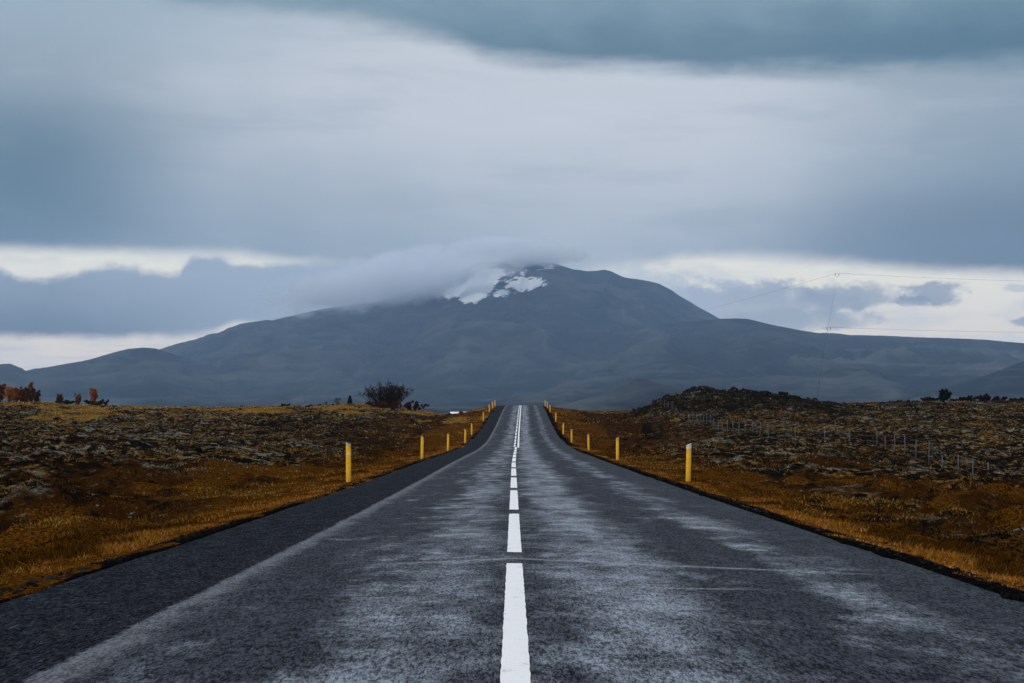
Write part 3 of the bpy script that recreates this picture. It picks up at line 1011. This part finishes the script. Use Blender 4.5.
# ------------------------------------------------------------------ shrubs and small trees
def shrub(name, label, cat, x, Y, hpx, wpx, ybase=None, leaf=(.2, .08, .02), nleaf=500, stems=7, twigs=5, spread=.5,
          bark='bark', group=None, leafsize=.10, conifer=False, seed=0, sink=.12):
    rnd = random.Random(seed * 77 + 5)
    rg = np.random.default_rng(seed + 900)
    X = at(x, Y); H = hpx / F * Y; W = wpx / F * Y
    gz = float(ground(X, Y))
    root = empty(name, (X, Y, gz - sink))
    tag(root, label, cat, group)
    m = MB(); tips = []
    if conifer:
        m.tube([(0, 0, 0), (0, 0, H * .5), (.02, 0, H)], [.06 * H, .035 * H, .008], 6)
        for k in range(60):
            t = rnd.uniform(.08, .98); an = rnd.uniform(0, 6.28); L = W * .5 * (1 - t) + .05
            p0 = Vector((0, 0, H * t)); p1 = p0 + Vector((math.cos(an) * L, math.sin(an) * L, -.12 * L))
            m.tube([p0, p1], [.015, .005], 4)
            for q in range(5): tips.append(p0.lerp(p1, rnd.uniform(.2, 1)))
    else:
        for k in range(stems):
            an = rnd.uniform(0, 6.28); sp = rnd.uniform(.1, 1) * spread
            base = Vector((math.cos(an), math.sin(an), 0)) * W * .22 * rnd.uniform(0, 1)
            L = H * rnd.uniform(.7, 1.0) * (1 - .28 * sp)
            end = base + Vector((math.cos(an) * W * .48 * sp, math.sin(an) * W * .48 * sp, L))
            mid_ = base.lerp(end, .5) + Vector((rnd.uniform(-.06, .06) * W, rnd.uniform(-.06, .06) * W, .06 * H))
            r0 = .014 * H + .01
            m.tube([base, mid_, end], [r0, r0 * .6, r0 * .18], 5)
            for q in range(twigs):
                t = rnd.uniform(.08, .97)
                p0 = base.lerp(mid_, t * 2) if t < .5 else mid_.lerp(end, t * 2 - 1)
                a2 = rnd.uniform(0, 6.28); l2 = H * rnd.uniform(.14, .34) * (1.15 - t * .6)
                p1 = p0 + Vector((math.cos(a2) * l2 * .6, math.sin(a2) * l2 * .6, l2 * rnd.uniform(.4, .9)))
                m.tube([p0, p0.lerp(p1, .5) + Vector((0, 0, .03)), p1], [r0 * .4, r0 * .25, r0 * .10], 4)
                for z in range(5):
                    t3 = rnd.uniform(.2, 1); p2 = p0.lerp(p1, t3); a3 = rnd.uniform(0, 6.28); l3 = l2 * rnd.uniform(.25, .55)
                    p3 = p2 + Vector((math.cos(a3) * l3 * .6, math.sin(a3) * l3 * .6, l3 * .7))
                    m.tube([p2, p3], [r0 * .16, r0 * .07], 3)
                    tips += [p2, p3, p2.lerp(p3, .6)]
    m.build('trunk', M[bark], root, smooth=True)
    if nleaf:
        T = np.array([t[:] for t in tips])
        c = T[rg.integers(0, len(T), nleaf)] + rg.normal(0, .035 * H, (nleaf, 3))
        c[:, 2] = np.maximum(c[:, 2], .05)
        u = rg.normal(0, 1, (nleaf, 3)); u /= np.linalg.norm(u, axis=1)[:, None]
        v = rg.normal(0, 1, (nleaf, 3)); v -= (v * u).sum(1)[:, None] * u; v /= np.linalg.norm(v, axis=1)[:, None]
        s = leafsize * rg.uniform(.6, 1.4, (nleaf, 1))
        V = np.stack([c - u * s, c + v * s * .5, c + u * s, c - v * s * .5], 1).reshape(-1, 3)
        f = np.arange(nleaf * 4)
        C = np.ones((nleaf, 4, 4)); C[:, :, :3] = (np.array(leaf) * rg.uniform(.45, 1.5, (nleaf, 1)))[:, None, :]
        mesh_np('crown', V, f, 4, M['leaf'], parent=root, smooth=False, cols=dict(tint=C.reshape(-1, 4)))
    return root


SR = (.24, .085, .018)
DK = (.020, .018, .012)
# clump of birches at the far left
for k, (x, h, w, lf) in enumerate([(-14, 15, 9, (.10, .035, .012)), (-5, 17, 9, (.14, .05, .014)), (2, 18, 8, (.10, .035, .012)), (10, 18, 8, (.30, .12, .022)), (16, 19, 8, (.22, .08, .016)), (22, 16, 7, (.085, .032, .011)),
                                   (27, 16, 7, (.06, .026, .010)), (32, 18, 6, (.10, .04, .012)), (37, 13, 5, (.05, .028, .014))]):
    bright = k in (3, 4)
    shrub('birch_tree', ['dark brown small birch in the dense clump at the far left skyline',
                         'rust orange small birch in the dense clump at the far left skyline'][bright], 'tree', x, 284 + (k % 3) * 3, h, w + 2, leaf=lf,
          nleaf=2400, stems=7, spread=.75, group=['dark birches in the far left clump', 'orange birches in the far left clump'][bright], leafsize=.15, seed=k)
shrub('birch_tree', 'small olive brown birch standing alone right of the birch clump', 'tree', 60.5, 286, 12, 9, leaf=(.075, .045, .014), nleaf=1300, stems=6, seed=20, leafsize=.14)
shrub('birch_tree', 'slender reddish birch between the olive birch and the tall orange one', 'tree', 78, 288, 13, 7, leaf=(.15, .05, .016), nleaf=900, stems=5, spread=.45, seed=21, leafsize=.14)
shrub('birch_tree', 'tall rust orange birch rising from the dark low bush on the left', 'tree', 94, 286, 19, 11, leaf=SR, nleaf=1700, stems=7, spread=.6, seed=22, leafsize=.14)
shrub('low_bush', 'dark low bush around the foot of the tall orange birch', 'bush', 100, 288, 8, 30, leaf=DK, nleaf=1800, stems=16, spread=1.0, bark='darkbark', seed=23, leafsize=.2)
shrub('low_bush', 'dark flat bush stretching under the small olive birch', 'bush', 66, 291, 5, 30, leaf=DK, nleaf=1200, stems=14, spread=1.0, bark='darkbark', seed=24, leafsize=.18)
# the big bare bush and its neighbours left of the road
shrub('bare_bush', 'large dark brown bare bush on the ridge left of the road', 'bush', 386, 272, 28, 46, leaf=(.026, .015, .010), nleaf=4200, stems=60, twigs=9, spread=1.0, bark='darkbark', seed=30, leafsize=.12)
shrub('low_bush', 'dark low bush at the right foot of the large bare bush', 'bush', 413, 276, 9, 30, leaf=(.03, .014, .009), nleaf=1300, stems=14, spread=1.0, bark='darkbark', seed=31, leafsize=.17)
shrub('conifer', 'tiny dark conifer on the ridge beside the large bare bush', 'tree', 350, 284, 9, 6, leaf=(.008, .012, .009), nleaf=900, conifer=True, bark='darkbark', seed=32, leafsize=.14)
shrub('bare_bush', 'small thin bare bush left of the tiny dark conifer', 'bush', 338, 286, 9, 9, leaf=(.035, .028, .02), nleaf=120, stems=7, spread=.8, bark='darkbark', seed=33, leafsize=.1)
shrub('bare_bush', 'faint tiny bare bush far left of the tiny dark conifer', 'bush', 326, 288, 5, 7, leaf=(.035, .028, .02), nleaf=80, stems=6, spread=.8, bark='darkbark', seed=34, leafsize=.1)
shrub('low_bush', 'dark low bush alone on the golden ridge left of the road', 'bush', 286, 288, 4, 12, leaf=DK, nleaf=500, stems=8, spread=1.0, bark='darkbark', seed=35, leafsize=.16)
shrub('low_bush', 'low rusty brush spreading under the large bare bush', 'bush', 392, 268, 10, 62, leaf=(.048, .020, .009), nleaf=3600, stems=26, spread=1.0, seed=36, leafsize=.13)
# right skyline
for k, (x, h, w, n, lab) in enumerate([(944, 14, 13, 1900, 'round dark bush, tallest on the right skyline'),
                                       (930, 6, 16, 900, 'low dark bush touching the left side of the tallest skyline bush'),
                                       (966, 7, 22, 1300, 'low wide dark bush right of the tallest skyline bush'),
                                       (984, 9, 13, 1200, 'domed dark bush between two low bushes on the right skyline'),
                                       (1000, 7, 14, 900, 'dark bush right of the domed skyline bush'),
                                       (957, 5, 16, 700, 'low dark bush squeezed between the tallest bush and the wide one'),
                                       (905, 4, 22, 800, 'very low dark bush left of the other skyline bushes'),
                                       (1016, 6, 12, 800, 'small dark bush at the right end of the skyline')]):
    shrub('skyline_bush', lab, 'bush', x, 292 + (k % 2) * 4, h, w * 1.25, leaf=(.010, .011, .009), nleaf=int(n * 1.6), stems=16, spread=.95, bark='darkbark',
          group='dark bushes along the right skyline', seed=40 + k, leafsize=.2, sink=.3)
shrub('yellow_bush', 'small yellow bush on the heath beside the far wire fence', 'bush', 676, 176, 6, 11, leaf=(.34, .20, .03), nleaf=700, stems=8, spread=1.0, seed=50, leafsize=.08)

shrub('yellow_bush', 'small orange yellow bush alone on the dark heath left of the road', 'bush', 101, 66, 5, 12, leaf=(.36, .19, .02), nleaf=600, stems=9, spread=1.0, seed=51, leafsize=.03)

# ------------------------------------------------------------------ air
def build_haze():
    m = bpy.data.materials.new('haze_air'); m.use_nodes = True
    nt = m.node_tree; nt.nodes.clear()
    out = nt.nodes.new('ShaderNodeOutputMaterial')
    v = nt.nodes.new('ShaderNodeVolumePrincipled')
    v.inputs['Color'].default_value = (.42, .65, .97, 1)
    v.inputs['Density'].default_value = HAZE
    v.inputs['Anisotropy'].default_value = 0.0
    nt.links.new(v.outputs[0], out.inputs['Volume'])
    b = MB(); b.box(-9200, 9200, -520, 13900, -75, 1500)
    o = b.build('haze', m)
    tag(o, kind='stuff')
    o['label'] = 'blue grey air between the road and the mountain'
    o['category'] = 'haze'


HAZE = 4.6e-5
build_haze()


def cloud_cap(a, y, Y, wpx, hpx, dpt, tilt, dens, seed, label):
    """soft cloud lying on the summit, real vapour with its own depth"""
    m = bpy.data.materials.new('cloud_vapour'); m.use_nodes = True
    nt = m.node_tree; nt.nodes.clear(); E.nt = nt
    out = nt.nodes.new('ShaderNodeOutputMaterial')
    v = nt.nodes.new('ShaderNodeVolumePrincipled')
    o_ = objpos()
    ln = nt.nodes.new('ShaderNodeVectorMath'); ln.operation = 'LENGTH'; nt.links.new(o_.s, ln.inputs[0])
    d = E(ln.outputs['Value'])
    k = nt.nodes.new('ShaderNodeVectorMath'); k.operation = 'MULTIPLY'
    nt.links.new(o_.s, k.inputs[0]); k.inputs[1].default_value = (wpx / 40.0, 2.0, hpx / 22.0)
    n = noise(E(k.outputs[0]), 1.3, 6, .62)
    den = step(.92, .50, d + (n - .5) * 1.7) * step(1.0, .9, d) * dens
    nt.links.new(den.s, v.inputs['Density'])
    v.inputs['Color'].default_value = (.92, .955, 1.0, 1); v.inputs['Anisotropy'].default_value = .25
    nt.links.new(v.outputs[0], out.inputs['Volume'])
    import bmesh
    bm = bmesh.new(); bmesh.ops.create_icosphere(bm, subdivisions=3, radius=1.03)
    me = bpy.data.meshes.new('cloud_cap'); bm.to_mesh(me); bm.free()
    me.materials.append(m)
    o = bpy.data.objects.new('cloud_cap', me); COL.objects.link(o)
    o.location = (a / F * Y, Y, (HOR - y) / F * Y + EYE)
    o.scale = (wpx / F * Y, dpt, hpx / F * Y)
    o.rotation_euler = (0, R(-tilt), 0)
    tag(o, label, 'cloud', kind='stuff')


cloud_cap(-118, 279, 10500, 158, 33, 360, 10, .0075, 1, 'soft grey cloud hiding the mountain summit left of the snow patches')
cloud_cap(2, 251, 11400, 88, 17, 300, -3, .009, 2, 'thin cloud lying on top of the mountain summit above the snow')


# ------------------------------------------------------------------ sky
SUN_EL, SUN_AZ = R(32), R(232)       # behind the camera, to its left


def build_world():
    w = bpy.data.worlds.new('World'); sc.world = w; w.use_nodes = True
    nt = w.node_tree; E.nt = nt
    bg = nt.nodes['Background']
    STR = .1
    sky = nt.nodes.new('ShaderNodeTexSky'); sky.sky_type = 'NISHITA'; sky.sun_disc = False
    sky.sun_elevation = SUN_EL; sky.sun_rotation = SUN_AZ
    sky.air_density = 1.0; sky.dust_density = 2.0
    sk = nt.nodes.new('ShaderNodeVectorMath'); sk.operation = 'SCALE'
    nt.links.new(sky.outputs[0], sk.inputs[0]); sk.inputs['Scale'].default_value = STR
    SKYC = E(sk.outputs[0])
    tc = nt.nodes.new('ShaderNodeTexCoord')
    sp = nt.nodes.new('ShaderNodeSeparateXYZ'); nt.links.new(tc.outputs['Generated'], sp.inputs[0])
    dx, dy, dz = E(sp.outputs[0]), E(sp.outputs[1]), E(sp.outputs[2])
    # azimuth and elevation, both in 1/1600 rad
    U = E.m('ARCTAN2', dx, dy) * 1600
    V = E.m('ARCSINE', dz) * 1600
    LO, HI = -700, 700
    n_big = noise(vec(U / 260, V / 170, 1.0), 1.0, 4, .5, .3)
    n_mid = noise(vec(U / 70, V / 36, 4.0), 1.0, 5, .55, .2)
    n_fin = noise(vec(U / 22, V / 13, 7.0), 1.0, 5, .6, .2)
    wav = (n_mid - .5) * 26 + (n_fin - .5) * 9
    G = SKYGAIN
    def c(r, g, b, k=1.0): return tuple(v * G * k for v in lin((r, g, b)))
    # main stratus deck
    cen = curve(U, [(-700, .10), (-500, .12), (-400, .34), (-300, .62), (-150, .78), (0, .94), (120, 1.0), (230, .90), (340, .66), (450, .30), (600, .12), (700, .06)], LO, HI)
    ver = curve(V, [(0, .5), (150, .50), (190, .58), (240, .78), (300, 1.0), (350, 1.05), (420, 1.0), (600, .9)], 0, 600)
    bright = cen * .75 + ver * .55 - .28 + (n_big - .5) * .35 + (n_mid - .5) * .10
    col = mix(step(-.05, .50, bright), c(88, 112, 124), c(145, 158, 168))
    col = mix(step(.42, 1.02, bright), col, c(193, 197, 203))
    n_st2 = noise(vec(U / 240 + V / 300, V / 45, 12.0), 1.0, 6, .58, .2)
    col = mix(step(.50, .72, n_st2) * .22, col, c(112, 133, 150))
    col = mix(step(.48, .28, n_st2) * .18, col, c(205, 212, 218))
    # cold blue depth at the left, grey violet at the lower right
    lf = step(-280, -470, U) * step(330, 250, V) * step(150, 190, V)
    col = mix(lf * .70, col, c(74, 101, 114))
    rt = step(230, 470, U) * step(235, 175, V)
    col = mix(rt * .75, col, c(92, 104, 118))
    lowd = step(225, 165, V) * step(230, 420, E.m('ABSOLUTE', U + 60))
    col = mix(lowd * .40, col, c(106, 122, 136))
    tl = step(-120, -360, U) * step(320, 380, V)
    col = mix(tl * .6, col, c(150, 168, 180))
    # dark band along the top
    tb = curve(U, [(-700, 470), (-400, 430), (-330, 409), (-210, 402), (-90, 386), (0, 362), (60, 356), (130, 351), (250, 347), (350, 343), (450, 342), (560, 338), (700, 335)], LO, HI)
    n_str = noise(vec(U / 190, V / 22, 9.0), 1.0, 5, .55, .15)
    T = step(-16, 16, V - tb + 11 + wav * .75 + (n_str - .5) * 26)
    tcol = mix(step(345, 425, V + (n_mid - .5) * 60 + (n_big - .5) * 50), c(66, 100, 117), c(112, 138, 152))
    tcol = mix(step(200, 480, U) * step(385, 420, V), tcol, c(140, 156, 168))
    col = mix(T * .92, col, tcol)
    # bright gap under the deck
    gt = curve(U, [(-700, 167), (-500, 166), (-312, 166), (-212, 160), (-112, 150), (-40, 146), (30, 146), (88, 152), (150, 160), (190, 165), (250, 163), (330, 156), (390, 150), (512, 142), (700, 138)], LO, HI)
    gs = curve(U, [(-700, 1), (-330, 1), (-250, .95), (-190, .78), (-120, .45), (-40, .22), (40, .28), (80, .55), (120, .85), (200, 1), (700, 1)], LO, HI)
    gt = gt - 9
    Gm = step(-9, 10, gt - V + wav * .5)
    gcol = mix(step(60, 150, V), c(240, 227, 213), c(255, 247, 226))
    gcol = mix(step(.44, .66, n_mid * .6 + n_str * .4) * .55, gcol, c(196, 202, 210))
    skyf = mix(.06, gcol, SKYC)
    col = mix(Gm * gs, col, skyf)
    midc = mix(step(100, 150, V), c(134, 149, 168), c(180, 190, 200))
    col = mix(Gm * (1 - gs) * .8, col, midc)
    # grey bank on the left, running on behind the mountain
    bt = curve(U, [(-700, 130), (-560, 134), (-512, 139), (-488, 134), (-466, 129), (-444, 132), (-414, 139), (-387, 143), (-352, 138), (-327, 137), (-321, 150), (-297, 154), (-277, 148),
                   (-222, 148), (-182, 150), (-112, 152), (-30, 140), (40, 120), (90, 60), (700, 0)], LO, HI)
    bb = curve(U, [(-700, 74), (-512, 77), (-412, 78), (-330, 80), (-297, 84), (-250, 92), (-180, 80), (0, 60), (700, 40)], LO, HI)
    bb = bb - 8
    B = step(-4, 7, bt - V + (n_fin - .5) * 14 + (n_mid - .5) * 10) * step(-3, 9, V - bb + (n_fin - .5) * 7 + (n_mid - .5) * 9)
    B = B * step(60, -20, U)
    bcol = mix(step(75, 145, V + (n_mid - .5) * 40), c(94, 109, 126), c(144, 158, 172))
    bcol = mix(step(-470, -190, U) * .9, bcol, c(156, 171, 187))
    col = mix(B * .96, col, bcol)
    # streaks in the strip below it
    stp = step(82, 60, V) * step(-200, -300, U)
    col = mix(stp * step(.45, .7, noise(vec(U / 120, V / 9, 2.0), 1.0, 4, .5)) * .5, col, c(180, 184, 200))
    # loose clouds in the right gap
    def puff(u0, v0, ru, rv, k, cc, ns=1.0, soft=.42):
        nonlocal col
        d = E.m('SQRT', E.m('POWER', E.m('ABSOLUTE', (U - u0) / ru), 2.0) + E.m('POWER', E.m('ABSOLUTE', (V - v0) / rv), 2.0))
        d = d + (n_fin - .5) * 1.7 * ns + (n_mid - .5) * 1.0 * ns
        col = mix(step(1.0 + soft * .5, 1.0 - soft, d) * k, col, cc)
    puff(130, 120, 80, 26, .6, c(186, 195, 205), 1.1)
    puff(225, 118, 60, 14, .75, c(160, 170, 187), 1.2)
    puff(250, 104, 95, 24, .85, c(160, 168, 180), .9)
    puff(330, 112, 50, 14, .8, c(143, 153, 168), .8)
    puff(285, 92, 90, 12, .7, c(152, 161, 174), .8)
    puff(155, 108, 70, 26, .7, c(170, 180, 196), .9)
    puff(412, 113, 30, 12, .85, c(142, 151, 166), 1.1)
    puff(396, 108, 20, 6, .7, c(128, 141, 166), .9)
    puff(490, 118, 14, 4, .5, c(165, 172, 190), 1.0)
    puff(505, 86, 26, 5, .8, c(140, 150, 175), 1.0)
    puff(210, 128, 36, 5, .45, c(190, 196, 206), 1.1)
    # the deck overhead and behind, out of the picture
    over = mix(step(-.3, .5, dy), c(156, 160, 166, OVER), c(156, 162, 169, OVER))
    over = mix(.12, over, SKYC)
    col = mix(step(430, 760, V + (n_big - .5) * 120), col, over)
    side = step(700, 1100, E.m('ABSOLUTE', U)) * step(0, 60, V)
    col = mix(side * .85, col, over)
    col = mix(step(0, -60, V), col, c(60, 70, 84))
    # scale so that the background strength stays at STR
    n = nt.nodes.new('ShaderNodeVectorMath'); n.operation = 'SCALE'
    nt.links.new(col.s, n.inputs[0]); n.inputs['Scale'].default_value = 1.0 / STR
    # the clear-sky share is already at sky level; it was mixed as radiance * STR
    nt.links.new(n.outputs[0], bg.inputs['Color'])
    bg.inputs['Strength'].default_value = STR
    w.cycles.sampling_method = 'MANUAL'; w.cycles.sample_map_resolution = 1024


SKYGAIN = 1.25
OVER = 1.9
build_world()

sd = bpy.data.lights.new('sun', 'SUN'); sd.energy = 1.5; sd.angle = R(12); sd.color = (1.0, .93, .82)
so = bpy.data.objects.new('sun', sd); COL.objects.link(so)
dirv = Vector((math.sin(SUN_AZ) * math.cos(SUN_EL), math.cos(SUN_AZ) * math.cos(SUN_EL), math.sin(SUN_EL)))
so.rotation_euler = dirv.to_track_quat('Z', 'Y').to_euler()
so.location = (0, -20, 60)

# ------------------------------------------------------------------ camera
cd = bpy.data.cameras.new('camera'); cd.sensor_width = 36; cd.lens = F / 1024 * 36
cd.clip_start = .1; cd.clip_end = 60000
cam = bpy.data.objects.new('camera', cd); COL.objects.link(cam)
cam.location = (0, 0, EYE + .04)
cam.rotation_euler = (math.pi / 2 + PITCH, 0, 0)
sc.camera = cam

vs = sc.view_settings
vs.view_transform = 'Standard'; vs.look = 'None'; vs.exposure = 0.0; vs.gamma = 1.0; vs.use_curve_mapping = False
sc.cycles.use_denoising = True
sc.cycles.max_bounces = 9
sc.cycles.volume_bounces = 8
